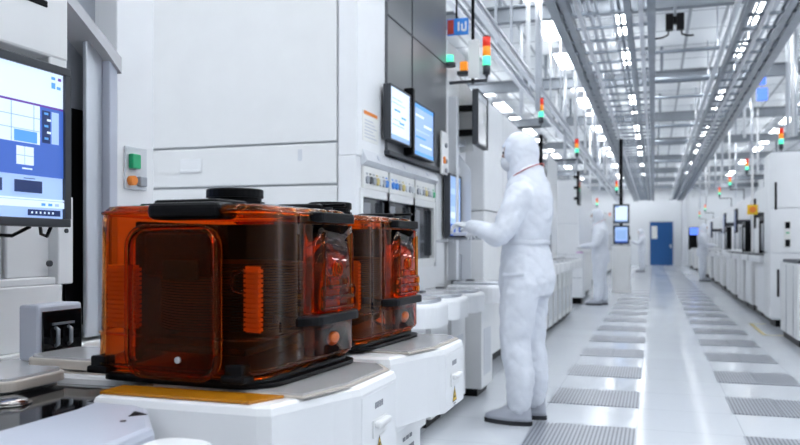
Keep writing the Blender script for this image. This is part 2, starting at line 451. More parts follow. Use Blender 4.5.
page2 = [(0, 1, 0, 1, 5), (0, 1, 0, .08, 3), (.1, .5, .2, .24, 0), (.5, .9, .35, .40, 0), (.1, .8, .5, .53, 1), (.1, .6, .62, .66, 3), (.3, .9, .76, .80, 0), (0, 1, .92, 1, 3)]

# ------------------------------------------------------------------ near tool F (behind the amber pods)
XF = -1.45
t = thing('process_tool', 'white tool frame with recessed bays behind the front amber pod', 'machine', (XF, 0, 0))
b = MB(); b.box(-1.2, -.14, .3, 2.03, 0, 2.8); b.build('body', 'offwhite', t)
b = MB(); b.box(-.14, .0, .3, 2.03, .0, .86, bev=.004); b.build('lower_panel', 'white2', t)
b = MB(); b.box(-.14, -.02, .3, 1.66, .86, 1.02, bev=.004); b.box(-.14, -.06, .3, 1.50, 1.025, 1.19, bev=.004); b.box(-.14, -.05, 1.505, 1.645, 1.04, 1.19, bev=.004); b.box(-.14, -.03, .3, 1.66, 1.02, 1.04, bev=.004)
b.box(-.14, -.02, 1.645, 1.70, 1.02, 1.25, bev=.004)
b.build('bay_panel', 'white', t)
b = MB(); b.cyl((-.03, 1.62, 1.075), (-.022, 1.62, 1.075), .008, seg=12); b.cyl((-.022, 1.672, 1.16), (-.016, 1.672, 1.16), .006, seg=12); b.build('screw', 'dgrey', t)
# upper white hatch with a notch
b = MB(); b.box(-.14, .16, .3, 1.475, 1.545, 2.8, bev=.006); b.box(-.14, .158, 1.418, 1.474, 1.512, 1.56, bev=.004); b.build('upper_hatch', 'white2', t)
b = MB(); b.box(.155, .1625, 1.30, 1.41, 1.652, 1.668, bev=.004); b.build('hatch_grip', 'black', t)
# recess with dark slot
b = MB(); b.box(-.139, -.08, 1.66, 1.857, 1.02, 2.8); b.cyl((-.08, 1.785, 1.685), (-.078, 1.785, 1.685), .012, seg=14, mi=1); b.box(-.08, -.074, 1.73, 1.822, .90, 1.50, mi=1)
b.build('recess_liner', ['grey', 'black'], t)
b = MB(); b.box(-.034, -.02, 1.75, 1.815, .87, 1.68, bev=.004); b.build('post', 'alu', t)
b = MB(); b.box(-.04, .002, 1.818, 1.852, .87, 1.66, bev=.004); b.build('post', 'lavender', t)
b = MB(); b.box(-.139, -.004, 1.857, 2.028, .86, 2.8, bev=.004); b.build('side_panel', 'white', t)
# raised hood edge
rot = Matrix.Rotation(math.radians(-38), 3, 'X')
b = MB(); b.prism([(1.56, 1.80), (1.71, 1.71), (1.79, 1.66), (1.856, 1.61), (1.856, 1.655), (1.66, 1.775), (1.56, 1.84)], -.13, .012, axis='x'); b.build('hood_lip', 'plate', t)
# button box on the side panel
bb = MB().box(-.004, .003, 1.885, 1.985, 1.285, 1.41, bev=.002).build('button_plate', 'offwhite', t)
b = MB(); b.box(.003, .02, 1.897, 1.936, 1.345, 1.388, bev=.004); b.build('green_button', 'green', bb)
MB().cyl((.003, 1.905, 1.31), (.02, 1.905, 1.31), .014, seg=14).build('orange_button', 'orange', bb)
MB().box(.003, .018, 1.935, 1.968, 1.295, 1.325, bev=.004).build('grey_switch', 'grey', bb)
# latch block
lb = thing('latch_block', 'white block with a black plate and two silver latches below the big blue screen', 'latch', (XF + .18, 1.36, .8685))
b = MB(); b.box(-.055, 0, .002, .137, 0, .122, bev=.006); b.build('block', 'lavender', lb)
lp = MB().box(0, .006, .010, .130, .012, .108, bev=.002).build('plate', 'blackgloss', lb)
for y in (.045, .085):
    b = MB(); b.tube([(.006, y, .03), (.014, y, .034), (.014, y, .066), (.006, y, .07)], .0045, 8); b.build('latch', 'zinc', lp)
MB().box(.006, .011, .035, .10, .076, .081).build('latch_bar', 'zinc', lp)
def arm(t):
    b = MB(); b.box(-.19, -.045, -.05, .05, .1, .2); b.build('bracket', 'dgrey', t)
    b = MB(); b.tube([(-.03, .19, 0), (-.05, .20, -.02), (-.08, .215, -.015), (-.09, .22, .02)], .004, 6); b.build('cable', 'black', t); b = MB(); b.tube([(-.04, -.1, 0), (-.05, -.02, -.018), (-.05, .1, -.02), (-.04, .14, 0)], .004, 6); b.build('cable', 'black', t)
monitor('monitor', 'big monitor with a blue and white program on the near white tool', (-1.25, 1.219, 1.162), 0, .43, .355, ui(big, UM), arm)

# ------------------------------------------------------------------ load ports
def tri_label(parent, x, y, z, s=.045):
    """warning triangle on a face that looks towards +x"""
    b = MB()
    def poly(pts, mi, lay):
        f = b.bm.faces.new([b.bm.verts.new((x + lay, y + p[0] * s, z + p[1] * s)) for p in pts]); f.material_index = mi
    poly([(-.55, -.45), (.55, -.45), (0, .55)], 1, .0009)
    poly([(-.45, -.39), (.45, -.39), (0, .43)], 0, .0012)
    poly([(-.06, -.05), (.06, -.05), (.10, .22), (-.10, .22)], 1, .0015)
    poly([(-.22, -.22), (.22, -.22), (.10, -.06), (-.10, -.06)], 1, .0015)
    poly([(-.05, -.32), (.05, -.32), (.05, -.26), (-.05, -.26)], 1, .0015)
    for k in range(2):
        poly([(-.3, -.62 - .14 * k), (.3, -.62 - .14 * k), (.3, -.54 - .14 * k), (-.3, -.54 - .14 * k)], 2, .0009)
    return b.build('warning_label', ['yellow', 'black', 'ink'], parent)
LPP = [(-.90, .15), (-.435, .15), (-.42, 0), (-.10, 0), (-.075, .006), (-.028, .15), (-.010, .195), (0, .213), (0, .415), (-.006, .435), (-.05, .49), (-.90, .49)]
def load_port(label, loc, front=True):
    t = thing('load_port', label, 'load port', loc, 0, 'load ports under the amber pods')
    b = MB(); b.prism(LPP, .695, .86, bev=.016); b.build('shelf', 'white', t)
    b = MB(); b.box(-.90, -.14, .02, .47, .05, .694, bev=.006); b.box(-.86, -.20, .06, .43, 0, .05, mi=1); b.box(-.70, -.12, .12, .44, .64, .694, bev=.004); b.build('column', ['white2', 'black'], t)
    b = MB(); b.prism([(-.88, .19), (-.40, .19), (-.36, .09), (-.06, .09), (-.028, .21), (-.022, .40), (-.06, .46), (-.80, .46)], .8605, .867); b.build('top_plate', 'plate', t)
    b = MB(); b.prism([(-.89, .175), (-.41, .175), (-.37, .078), (-.052, .078), (-.018, .20), (-.012, .41), (-.055, .475), (-.81, .475)], .8602, .8632); b.build('plate_rim', 'beige', t)
    dr = MB().box(-.004, .0012, .215, .412, .70, .838).build('door_panel', 'white', t)
    b = MB(); b.box(.0012, .016, .275, .345, .770, .784, bev=.005, seg=3); b.box(.0012, .004, .27, .35, .752, .786, bev=.001); b.build('handle', 'white2', dr)
    b = MB()
    for k in range(4): b.box(.0012, .0016, .285 + .012 * k, .294 + .012 * k, .806, .818)
    b.build('text_label', 'ink', dr)
    tri_label(dr, .0012, .308, .728, .042)
    b = MB()
    for k in range(3): b.box(-.14, -.1385, .30 + .03 * k, .32 + .03 * k, .59, .60)
    b.box(-.14, -.139, .29, .40, .52, .57); b.build('spec_label', 'ink', t)
    return t
LP1 = load_port('white load port carrying the front amber pod, with painted amber reflection at its edge', (-.512, 1.125, 0))
LP2 = load_port('white load port carrying the amber pod that stands behind the front one', (-.505, 1.70, 0))
tag(MB().prism([(-.925, 1.135), (-.63, 1.135), (-.60, 1.20), (-.925, 1.20)], .8605, .8655).build('amber_reflection', 'amberrefl'), 'flat amber strip painting the reflection of the front pod on the shelf edge', 'plate')  # thin slab painted as the pod's amber reflection on the glossy shelf top
# near rim load port in the corner of the frame
t = thing('load_port', 'lavender load port top with a black glass recess and chrome dome', 'load port', (0, 0, 0))
b = MB(); b.box(-1.12, -.74, .45, 1.10, .05, .80, bev=.006); b.box(-1.10, -.78, .5, 1.05, 0, .05); b.build('column', 'white2', t)
b = MB(); b.prism([(-.915, 1.117), (-.83, 1.117), (-.80, 1.10), (-.705, .985), (-.695, .88), (-.695, .45), (-.905, .45), (-.905, 1.06)], .80, .852, bev=.012); b.build('rim', 'lavender', t)
b = MB(); b.prism([(-1.128, 1.25), (-.96, 1.26), (-.94, 1.22), (-.938, 1.117), (-.916, 1.117), (-.906, 1.06), (-.906, .45), (-1.128, .45)], .80, .849); b.build('recess_glass', 'blackgloss', t)
b = MB(); b.ell((-1.05, 1.06, .853), (.030, .030, .010), mi=0); b.cyl((-1.05, 1.06, .8495), (-1.05, 1.06, .852), .036); b.build('dome', 'chrome', t)
b = MB(); b.prism([(-.80, 1.065), (-.765, 1.05), (-.785, 1.03)], .8521, .8528); b.build('arrow_mark', 'black', t)
b = MB(); b.cyl((-.772, 1.0, .852), (-.772, 1.0, .8526), .005, seg=10); b.build('dot_mark', 'black', t)
t = MB(); t.prism(rrect(-.685, -.59, .60, .985, .035), .70, .842, bev=.012)
t.box(-.68, -.62, .64, .93, 0, .70)
tag(t.build('corner_cap', 'white'), 'rounded white cap beside the lavender load port rim', 'cap')
# thin plates lying on the deck behind
def plate_tray(label, loc, rz):
    t = thing('plate_tray', label, 'tray', loc, rz, 'flat trays beside the latch block')
    MB().prism(rrect(-.095, .095, -.085, .085, .03), 0, .018, bev=.004).build('dish', 'beige', t)
    MB().prism(rrect(-.088, .088, -.078, .078, .026), .0181, .023).build('cover', 'plate', t)
    return t
plate_tray('flat white tray with a beige edge below the big blue screen', (-1.19, 1.175, .8585), .05)
plate_tray('flat white tray with a beige edge between latch block and front pod', (-1.16, 1.385, .8685), -.04)
t = MB(); t.box(-1.448, -1.135, .5, 1.27, .78, .858, bev=.004)
tag(t.build('deck_plate', 'white2'), 'white deck plate under the flat tray with the big screen above', 'deck')

# ------------------------------------------------------------------ amber pods
def pod_outline(s=1.0, x0=-.184, x1=.176, y0=-.215, y1=.205, rip=.0022):
    P = rrect(x0, x1, y0, y1, [.055, .03, .04, .055], 10)
    for k in range(1, 40):
        y = y0 + .055 + (y1 - y0 - .11) * k / 40
        P.append((x1 + rip * math.sin(k / 40 * PI * 9), y))
    return [(a * s, c * s) for a, c in P]
def make_pod(label, loc, rz):
    t = thing('wafer_pod', label, 'wafer pod', loc, rz, 'amber wafer pods on load ports')
    # shell
    R = []
    for z, s in ((.016, .955), (.022, .985), (.034, 1.0), (.085, 1.0), (.088, .992), (.30, .985), (.318, .972), (.326, .94), (.328, .90)):
        R.append([(a, c, z) for a, c in pod_outline(s)])
    R += [[(a, c, z) for a, c in pod_outline(q)] for z, q in ((.3235, .90), (.3220, .925), (.313, .953), (.298, .966), (.09, .968), (.034, .972), (.026, .965), (.022, .94))]
    b = MB(); b.loft(R, closed=True); sh = b.build('shell', 'amber', t)
    b = MB(); b.prism(pod_outline(.90), .3238, .3278); b.build('roof', 'amber', sh)
    b = MB(); b.tube([(a, c, .088) for a, c in pod_outline(1.002)], .0025, 6, closed=True); b.build('edge_bead', 'amber2', sh)
    b = MB(); b.tube([(a, c, .314) for a, c in pod_outline(.982)], .0035, 8, closed=True); b.build('top_bead', 'amber2', sh)
    b = MB(); b.tube([(a, c, .03) for a, c in pod_outline(1.002)], .004, 8, closed=True); b.build('bottom_bead', 'amber2', sh)
    # raised panel on the side face
    pr = [(x, z) for x, z in rrect(-.088, .112, .016, .288, .04, 6)]
    b = MB(); b.tube([(x, -.229, z) for x, z in pr], .003, 8, closed=True)
    b.build('panel_frame', 'amber3', t)
    po = [(x, z) for x, z in rrect(-.088, .112, .016, .288, .04, 6)]; pin = [(x, z) for x, z in rrect(-.080, .104, .024, .280, .034, 6)]
    b = MB(); b.loft([[(x, -.2158, z) for x, z in po], [(x, -.226, z) for x, z in po], [(x, -.231, z) for x, z in pin], [(x, -.2275, z) for x, z in pin], [(x, -.2235, z) for x, z in rrect(-.082, .106, .022, .282, .036, 6)], [(x, -.2158, z) for x, z in rrect(-.082, .106, .022, .282, .036, 6)]], closed=True, smooth=True); b.build('side_panel', 'amber', t)
    b = MB(); b.prism(pin, -.230, -.2275, axis='y'); b.build('panel_face', 'amber', t)
    b = MB(); b.box(-.068, .082, -.205, -.185, .195, .276, bev=.012); b.box(-.02, .06, -.213, -.205, .19, .228, bev=.01); b.build('inner_grip', 'black', t)
    b = MB(); b.cyl((.03, -.234, .05), (.03, -.230, .05), .006, seg=10); b.build('screw', 'steel', t)
    b = MB(); b.tube([(.150, -.207, .170), (.134, -.212, .176), (.128, -.213, .19), (.134, -.212, .203), (.150, -.207, .208)], .004, 6); b.build('loop_mark', 'amber3', t)
    # top
    b = MB(); b.box(-.05, .105, -.222, -.15, .300, .331, bev=.012, seg=3); b.box(-.05, .09, -.20, -.10, .326, .337, bev=.005); b.build('top_grip', 'black', t)
    b = MB(); b.prism(circ(.0, -.01, .060, 10), .327, .342); b.prism(circ(.0, -.01, .054, 28), .342, .350); b.prism(circ(.0, -.01, .058, 28), .350, .368, bev=.004); b.build('top_flange', 'black', t)
    b = MB(); b.box(-.15, -.09, -.12, -.06, .326, .336, bev=.003); b.build('top_pad', 'black', t); b = MB(); b.box(.02, .13, .11, .18, .326, .343, bev=.008); b.box(.10, .18, .13, .142, .336, .343, bev=.003); b.build('top_latch', 'black', t)
    # handle column on the aisle face
    col = rrect(.15, .186, -.005, .178, [.03, .01, .01, .03], 6)
    b = MB(); b.prism(col, .034, .295, smooth=True); b.build('handle_column', 'amber2', t)
    b = MB(); b.prism(rrect(.145, .189, -.01, .183, [.03, .01, .01, .03], 6), .300, .320, bev=.005); b.build('column_cap', 'black', t)
    b = MB(); b.prism(rrect(.12, .203, -.07, .19, [.05, .01, .01, .06], 6), .098, .116, bev=.004); b.build('hand_flange', 'black', t)
    b = MB()
    for zc, hh, w0, w1 in ((.135, .010, .012, .158), (.158, .010, .012, .158), (.178, .009, .04, .125)):
        b.tube([(.189, y, z) for y, z in rrect(w0, w1, zc - hh, zc + hh, hh * .9, 4)], .0045, 6, closed=True)
    b.tube([(.189, .085 + .014 * math.cos(a), .204 + .014 * math.sin(a)) for a in [2 * PI * k / 12 for k in range(12)]], .0045, 6, closed=True)
    b.tube([(.187, .025, .12), (.187, .025, .28)], .0035, 6); b.tube([(.186, .155, .12), (.186, .155, .28)], .0035, 6)
    b.build('moulded_loops', 'amber3', t)
    b = MB(); b.ell((.178, .075, .064), (.012, .026, .014)); b.build('window_knob', 'knob', t)
    # bottom
    b = MB(); b.prism(pod_outline(.965, rip=0), .0, .016, smooth=True); b.prism(pod_outline(1.0, -.16, .188, -.19, .20, 0), 0, .008, smooth=True); b.build('base_plate', 'black', t)
    for x, y in ((-.168, -.203), (.135, -.206)):
        b = MB(); b.box(x - .018, x + .018, y - .012, y + .02, .012, .045, bev=.004); b.box(x - .024, x + .024, y - .016, y + .02, .012, .026, bev=.004)
        b.build('foot_clip', 'black', t)
    # inside: wafers and combs
    wf = None
    for k in range(25):
        z = .085 + .0054 * k
        if wf is None: wf = MB().prism(circ(-.01, 0, .145, 40), -.0009, .0009).build('wafer', 'wafer', t)
        c = wf if k == 0 else wf.copy()
        if k: COL.objects.link(c); c.parent = t
        c.location = (0, 0, z)
    for (x0, x1, y) in ((-.170, -.094, -.186), (.130, .160, -.168), (-.14, .0, .18), (.05, .12, .18)):
        b = MB()
        for k in range(13): b.box(x0, x1, y - .008, y + .008, .098 + .0088 * k, .104 + .0088 * k)
        b.box(x0, x1, y - .001, y + .001, .095, .215)
        b.build('comb', 'rib', t)
    b = MB(); b.box(-.135, -.12, -.15, .18, .03, .30, bev=.004); b.build('inner_door', 'black', t)
    b = MB(); b.box(-.13, .11, -.14, .17, .045, .058, bev=.004); b.box(-.12, .10, .10, .16, .05, .30, bev=.004); b.build('inner_frame', 'black', t)
    return t
make_pod('amber wafer pod in front, standing above its painted reflection, not hidden by the other pod', (-.815, 1.42, .868), math.radians(-4))
make_pod('amber wafer pod standing behind the front one, partly hidden by it', (-.825, 1.935, .868), math.radians(-4))
# ------------------------------------------------------------------ tool A: control strip, three windows, twin monitors
XA = -1.55
t = thing('process_tool', 'big white tool with graphite upper cabinet, twin monitors and three small windows', 'machine', (XA, 4.0, 0))
b = MB(); b.box(-1.4, -.05, .02, 1.86, .08, 3.4); b.box(-1.35, -.1, .06, 1.8, 0, .08, mi=1); b.build('body', ['offwhite', 'black'], t)
def cam_panel(x0, x1, z0, z1): return MB().box(x0, x1, -.004, .02, z0, z1, bev=.006).build('end_panel', 'white2', t)
cam_panel(-1.40, -.125, 1.706, 3.4); p2 = cam_panel(-1.40, -.125, 1.470, 1.694); cam_panel(-1.40, -.125, .10, 1.458)
b = MB(); b.box(-1.13, -.98, -.010, -.004, 1.555, 1.635, bev=.006); b.box(-1.125, -.985, -.016, -.010, 1.555, 1.57, bev=.003); b.build('flap_handle', 'white', p2)
MB().box(-.36, -.335, -.007, -.004, 1.60, 1.665, bev=.002).build('small_label', 'offwhite', p2)
b = MB(); b.box(-.115, .0, -.006, .46, 1.62, 3.4, bev=.008); b.build('corner_post', 'white', t)
b = MB(); b.box(-.115, -.01, -.006, .08, .08, 1.62, bev=.004); b.build('corner_post', 'white', t)
nt = MB().box(0, .002, .07, .33, 1.715, 1.885).build('notice', 'paper', t)
MB().box(.002, .003, .09, .31, 1.865, 1.885).build('orange_header', 'orange', nt)
b = MB()
for k in range(6): b.box(.002, .0025, .10, .30 - .03 * (k % 3), 1.735 + .019 * k, 1.741 + .019 * k)
b.build('text', 'lavender', nt)
b = MB(); b.box(-.05, .015, .46, 1.86, 1.70, 3.4, bev=.006); b.build('upper_cabinet', 'cabinet', t)
b = MB(); b.box(-.02, .035, .44, 1.86, 1.675, 1.70, bev=.003); b.build('ledge', 'dgrey', t)
b = MB(); b.box(.015, .02, .955, .965, 1.71, 3.4); b.box(.015, .02, .46, 1.86, 2.52, 2.526); b.build('seam', 'dgrey', t)
# hood, control strip, windows in three bays
bays = [(.085, .50), (.54, 1.04), (1.08, 1.56)]
for i, (u0, u1) in enumerate(bays):
    b = MB(); b.prism([(-.05, 1.665), (.0, 1.665), (.03, 1.60), (.0, 1.575), (-.05, 1.575)], u0 - .015, u1 + .02, axis='y')
    hd = b.build('hood', 'offwhite', t)
    b = MB(); b.cyl((.016, (u0 + u1) / 2, 1.632), (.018, (u0 + u1) / 2, 1.633), .018, seg=12); b.build('emblem', 'lavender', hd)
    cp = MB().box(-.04, .006, u0, u1, 1.445, 1.572, bev=.003).build('control_strip', 'paper', t)
    r_ = random.Random(11 + i)
    n = 7
    for k in range(n):
        y = u0 + .04 + (u1 - u0 - .08) * k / (n - 1)
        m = [['grey', 'dgrey', 'grey', 'tape', 'offwhite', 'grey', 'blue'], ['blue', 'blue', 'grey', 'tape', 'offwhite', 'grey', 'steel'], ['grey', 'steel', 'grey', 'tape', 'grey', 'offwhite', 'green']][i][k]
        b = MB(); b.cyl((.006, y, 1.495), (.018, y, 1.495), .022, seg=12); b.box(.006, .0075, y - .014, y + .014, 1.525, 1.535); b.build('button', m, cp)
    b = MB()
    b.box(-.05, .0, u0 - .04, u0, 1.0, 1.445); b.box(-.05, .0, u1, u1 + .04, 1.0, 1.445); b.box(-.05, .0, u0, u1, 1.40, 1.445); b.box(-.05, .0, u0, u1, .97, 1.03)
    fr = b.build('window_frame', 'white2', t)
    b = MB(); b.box(-.048, -.035, u0, u1, 1.03, 1.40); b.build('pane', 'glassdark', fr)
    MB().box(-.034, -.015, u0 + .05, u0 + .16, 1.03, 1.37).build('shutter', 'wetgrey', fr); MB().box(-.034, -.01, u1 - .06, u1 - .035, 1.05, 1.38).build('guide', 'dgrey', fr)
b = MB(); b.box(-.05, .0, .08, 1.86, .10, .97); b.box(-.05, .0, 1.62, 1.86, .97, 1.67); b.build('lower_panel', 'white', t)
sp = MB().box(.035, .05, 1.60, 1.80, 1.66, 1.98, bev=.004).build('switch_panel', 'white2', t)
b = MB()
for k, z in enumerate((1.69, 1.76, 1.88)): b.cyl((.05, 1.70, z), (.065, 1.70, z), .018, seg=12)
b.build('switch', 'grey', sp)
b = MB(); b.box(.05, .06, 1.64, 1.68, 1.74, 1.79); b.build('key_switch', 'orange', sp)
def mount(t):
    b = MB(); b.box(-.052, -.045, -.05, .05, .1, .2); b.build('bracket', 'black', t)
monitor('monitor', 'white-screened monitor of the graphite cabinet pair, beside the sticker notice', (XA + .065, 4.565, 1.752), 0, .41, .335, ui(page1, UM), mount, 'twin monitors on the graphite cabinet', bz=.010)
monitor('monitor', 'blue-screened monitor of the graphite cabinet pair, towards the white-suited worker', (XA + .065, 5.08, 1.712), 0, .50, .36, ui(page2, UM), mount, 'twin monitors on the graphite cabinet', bz=.010)
b = MB(); b.box(XA + .015, XA + .08, 4.775, 4.825, 1.70, 2.14, bev=.01)
tag(b.build('monitor_post', 'black'), 'black post between the twin monitors on the graphite cabinet', 'post')

# round-tray load ports
def tray_port(label, loc, group, sgn=1, simple=False, zt=.80, w_=.46):
    """local +x towards the aisle (sgn flips); origin at the tool face"""
    t = thing('tray_port', label, 'load port', loc, 0, group)
    S = sgn
    b = MB(); pts = rrect(.002, .42, 0, w_, [.14, .02, .02, .14], 7); pts = [(S * a, c) for a, c in pts]
    b.prism(pts, zt - .13, zt, smooth=False, bev=.02); b.build('shelf', 'white', t)
    b = MB(); b.box(S * .002, S * .26, .03, w_ - .03, .06, zt - .13, bev=.004); b.box(S * .01, S * .22, .06, w_ - .06, 0, .06, mi=1); b.build('column', ['white2', 'black'], t)
    if not simple:
        b = MB(); b.prism([(S * a, c) for a, c in rrect(.03, .385, .04, w_ - .04, [.12, .04, .04, .12], 6)], zt + .0005, zt + .022, bev=.004); b.build('tray_rim', 'steel', t)
        b = MB(); b.prism([(S * a, c) for a, c in rrect(.055, .36, .065, w_ - .065, [.10, .04, .04, .10], 6)], zt + .0222, zt + .026); b.build('tray', 'plate', t)
        b = MB(); b.box(S * .10, S * .16, w_ / 2 - .03, w_ / 2 + .03, zt + .0262, zt + .034); b.build('latch_key', 'dgrey', t)
        b = MB(); b.box(S * .26, S * .262, .10, w_ - .10, .15, .50); b.build('access_door', 'offwhite', t)
    return t
for k, y in enumerate((4.02, 4.53, 5.04)):
    tray_port(['round tray load port in front of the first window, partly behind the amber pods', 'round tray load port in front of the middle window of the graphite cabinet tool', 'round tray load port beside the bending arm of the large white-suited worker'][k], (XA, y, 0), 'round tray load ports under the three windows')
tray_port('round tray load port behind the reaching hand of the large white-suited worker', (XA + .08, 5.62, 0), 'round tray load ports under the three windows', zt=.83)

# ------------------------------------------------------------------ station B: operator screen with wing panel
t = thing('operator_station', 'white operator station with slanted wing panel at the end of the graphite cabinet', 'machine', (-1.50, 5.95, 0))
b = MB(); b.box(-.9, -.05, 0, .62, .08, 2.75, bev=.006); b.box(-.85, -.1, .03, .58, 0, .08, mi=1); b.build('body', ['white', 'black'], t)
b = MB(); b.prism([(-.05, .85), (.09, .85), (.09, 1.73), (-.02, 1.89), (-.05, 1.89)], .215, .225, axis='y', bev=0); b.build('wing_panel', 'offwhite', t)
b = MB(); b.prism([(-.05, 1.90), (.06, 1.92), (.06, 2.40), (-.05, 2.55)], .42, .44, axis='y'); b.build('upper_wing', 'white2', t)
b = MB(); b.box(-.05, .02, .02, .10, .85, 2.3, bev=.006); b.box(-.05, .0, .1, .6, 1.70, 1.76); b.box(-.05, .0, .1, .6, 1.95, 2.0); b.build('frame', 'offwhite', t)
b = MB(); b.box(-.05, .015, .12, .55, .60, 1.05, bev=.004); b.build('lower_panel', 'grey', t)
monitor('operator_screen', 'tall blue operator screen touched by the large white-suited worker', (-1.485, 5.955, 1.18), 0, .38, .50, ui([(0, 1, 0, 1, 1), (0, 1, 0, .2, 5), (.1, .9, .3, .5, 5), (.1, .5, .6, .7, 0), (0, 1, .8, 1, 2)], UM), mount)
t = thing('keyboard_tray', 'dark keyboard tray with crumpled clear film below the operator screen', 'keyboard', (-1.33, 5.62, 1.165))
b = MB(); b.box(-.10, .10, -.12, .12, 0, .02, bev=.004); b.build('tray', 'grey', t)
b = MB()
for i in range(4):
    for j in range(9): b.box(-.085 + .042 * i, -.05 + .042 * i, -.125 + .03 * j, -.10 + .03 * j, .0202, .028)
b.build('keys', 'black', t)
b = MB(); b.prism([(-.05, -.16), (.06, -.15), (.12, -.02), (.05, .03), (-.06, -.02)], .03, .055, bev=.01); b.build('film', 'lavender', t)
b = MB(); b.box(-.219, -.09, -.02, .02, -.02, .0); b.build('bracket', 'offwhite', t)
# monitor on black double arm, turned to the aisle
t = monitor('monitor', 'grey flat monitor on two black arms above the operator screen, seen nearly edge-on', (-1.335, 6.28, 1.93), .03, .46, .44, ui([(0, 1, 0, 1, 0), (0, 1, .0, .12, 5)], ['plate', 'plate', 'plate', 'plate', 'plate', 'offwhite', 'plate']), None)
for z in (.10, .30):
    b = MB(); b.box(-.215, -.045, -.03, .03, z, z + .05, bev=.006); b.box(-.08, -.046, -.05, .05, z - .02, z + .07, bev=.006); b.build('arm', 'black', t)

# ------------------------------------------------------------------ generic far tools
def tool(label, y0, y1, xf, sgn, h, style=0, depth=1.6, seam=.95):
    """sgn -1: pod side row (face looks +x); +1: other row (face looks -x). local x grows into the aisle for -1"""
    t = thing('process_tool', label, 'machine', (xf, y0, 0))
    S = -sgn; L = y1 - y0
    X = lambda a: S * a
    b = MB(); b.box(X(-depth), X(-.03), .02, L - .02, .10, h); b.box(X(-depth + .05), X(-.08), .06, L - .06, 0, .10, mi=1); b.build('body', ['offwhite', 'black'], t)
    # end panels facing down the aisle
    zs = [.12, seam, h - .01] if h - seam < 1.3 else [.12, seam, seam + .62, h - .01]
    for a, c in zip(zs[:-1], zs[1:]):
        for x0, x1 in ((-depth, -.50), (-.49, -.005)): MB().box(X(x0), X(x1), 0, .02, a + .006, c - .006, bev=.006).build('end_panel', 'white', t)
    # aisle side bays
    n = max(2, int(round(L / .75))); wv = L / n
    for k in range(n):
        u0, u1 = wv * k + .008, wv * (k + 1) - .008
        if style in (0, 2) and k % 2 == 0:
            fr = MB().box(X(-.03), X(.0), u0, u1, .12, seam, bev=.005).build('lower_panel', 'white2', t)
            b = MB(); b.box(X(-.03), X(0), u0, u1, 1.62, h - .02, bev=.005); b.build('upper_panel', 'white', t)
            b = MB(); b.box(X(-.03), X(-.012), u0, u1, seam + .01, 1.61); b.build('window', 'glassdark', t)
            for a, c in ((u0 + .12, u0 + .20), (u1 - .22, u1 - .16)): MB().box(X(-.012), X(.01), a, c, seam + .1, 1.55).build('window_bar', 'alu', t)
        else:
            MB().box(X(-.03), X(0), u0, u1, .12, seam, bev=.005).build('lower_panel', 'white2', t)
            MB().box(X(-.03), X(0), u0, u1, seam + .012, h - .02, bev=.005).build('upper_panel', 'white', t)
    return t
def small_black_arm(label, loc, sgn):
    t = thing('monitor', label, 'monitor', loc, 0, 'aisle monitors seen edge-on'); S = -sgn
    MB().box(S * .10, S * .14, -.22, .22, 0, .62, bev=.008).build('casing', 'black', t)
    MB().box(S * .1402, S * .143, -.20, .20, .03, .59).build('screen', 'glassdark', t)
    for z in (.10, .30, .50): MB().box(S * (-.10 if loc[1] < 12 else .03), S * .10, -.03, .03, z, z + .05).build('arm', 'black', t)
    return t
def tower(label, loc, foot=(0, -.1), sc=1.0):
    t = thing('signal_tower', label, 'signal light', loc, 0, 'stacked signal lights on the machines'); t.scale = (1.15,) * 3; foot = (foot[0] / 1.15, foot[1] / 1.15)
    b = MB(); b.cyl((0, 0, 0), (0, 0, .06), .026, seg=14); b.tube([(0, 0, 0), (0, 0, -.04), (foot[0], 0, -.041), (foot[0], 0, foot[1])] if foot[0] else [(0, 0, foot[1]), (0, 0, 0)], .012, 8); b.build('base', 'dgrey', t)
    for k, (m, nm) in enumerate((('l_grn', 'green_lens'), ('l_amb', 'amber_lens'), ('l_red', 'red_lens'))):
        MB().cyl((0, 0, .062 + .065 * k), (0, 0, .125 + .065 * k), .028, seg=16).build(nm, m, t)
    MB().cyl((0, 0, .257), (0, 0, .263), .026, seg=14).build('cap', 'dgrey', t)
    return t
# pod side row
tool('tall white machine standing behind the large white-suited worker', 6.75, 8.5, -1.42, -1, 2.44, 1, seam=1.43)
tool('white machine on the pod side just beyond the large worker, with tray row', 8.9, 13.3, -1.55, -1, 2.55, 0)
tool('white machine beside the second worker on the pod side', 15.9, 19.2, -1.42, -1, 2.45, 1)
tool('white machine beyond the second worker, behind the twin stacked screens', 20.6, 26.0, -1.75, -1, 2.4, 0)
tool('white machine beside the third small worker on the pod side', 27.0, 36.0, -1.75, -1, 2.4, 2)
tool('white machine on the pod side closest to the blue door', 37.0, 46.5, -1.85, -1, 2.3, 0)
for k in range(8):
    tray_port(f'round tray load port beyond the large worker, {nth(8 - k)} of its row from the second worker', (-1.55, 9.05 + .53 * k, 0), 'tray load ports beyond the large worker', zt=.90)
for k, (y, lab) in enumerate(((9.9, 'black monitor on arms directly behind the large worker'), (14.8, 'black monitor on arms above the second worker'))):
    small_black_arm(lab, (-1.45, y, 1.88), -1)
# cabinet between, seen beside worker two
t = thing('cabinet', 'low white cabinet in front of the second worker', 'cabinet', (-1.30, 15.55, 0))
b = MB(); b.box(-.3, .0, -.2, .3, .12, .98, bev=.008); b.box(-.25, -.04, -.15, .26, 0, .12, mi=1); b.build('body', ['white', 'black'], t)
MB().box(-.14, -.02, -.05, .05, .9805, 1.01, bev=.004).build('pink_tray', 'pink', t)
b = MB(); b.box(-.28, -.02, -.205, -.2, .50, .51); b.build('drawer_seam', 'grey', t)
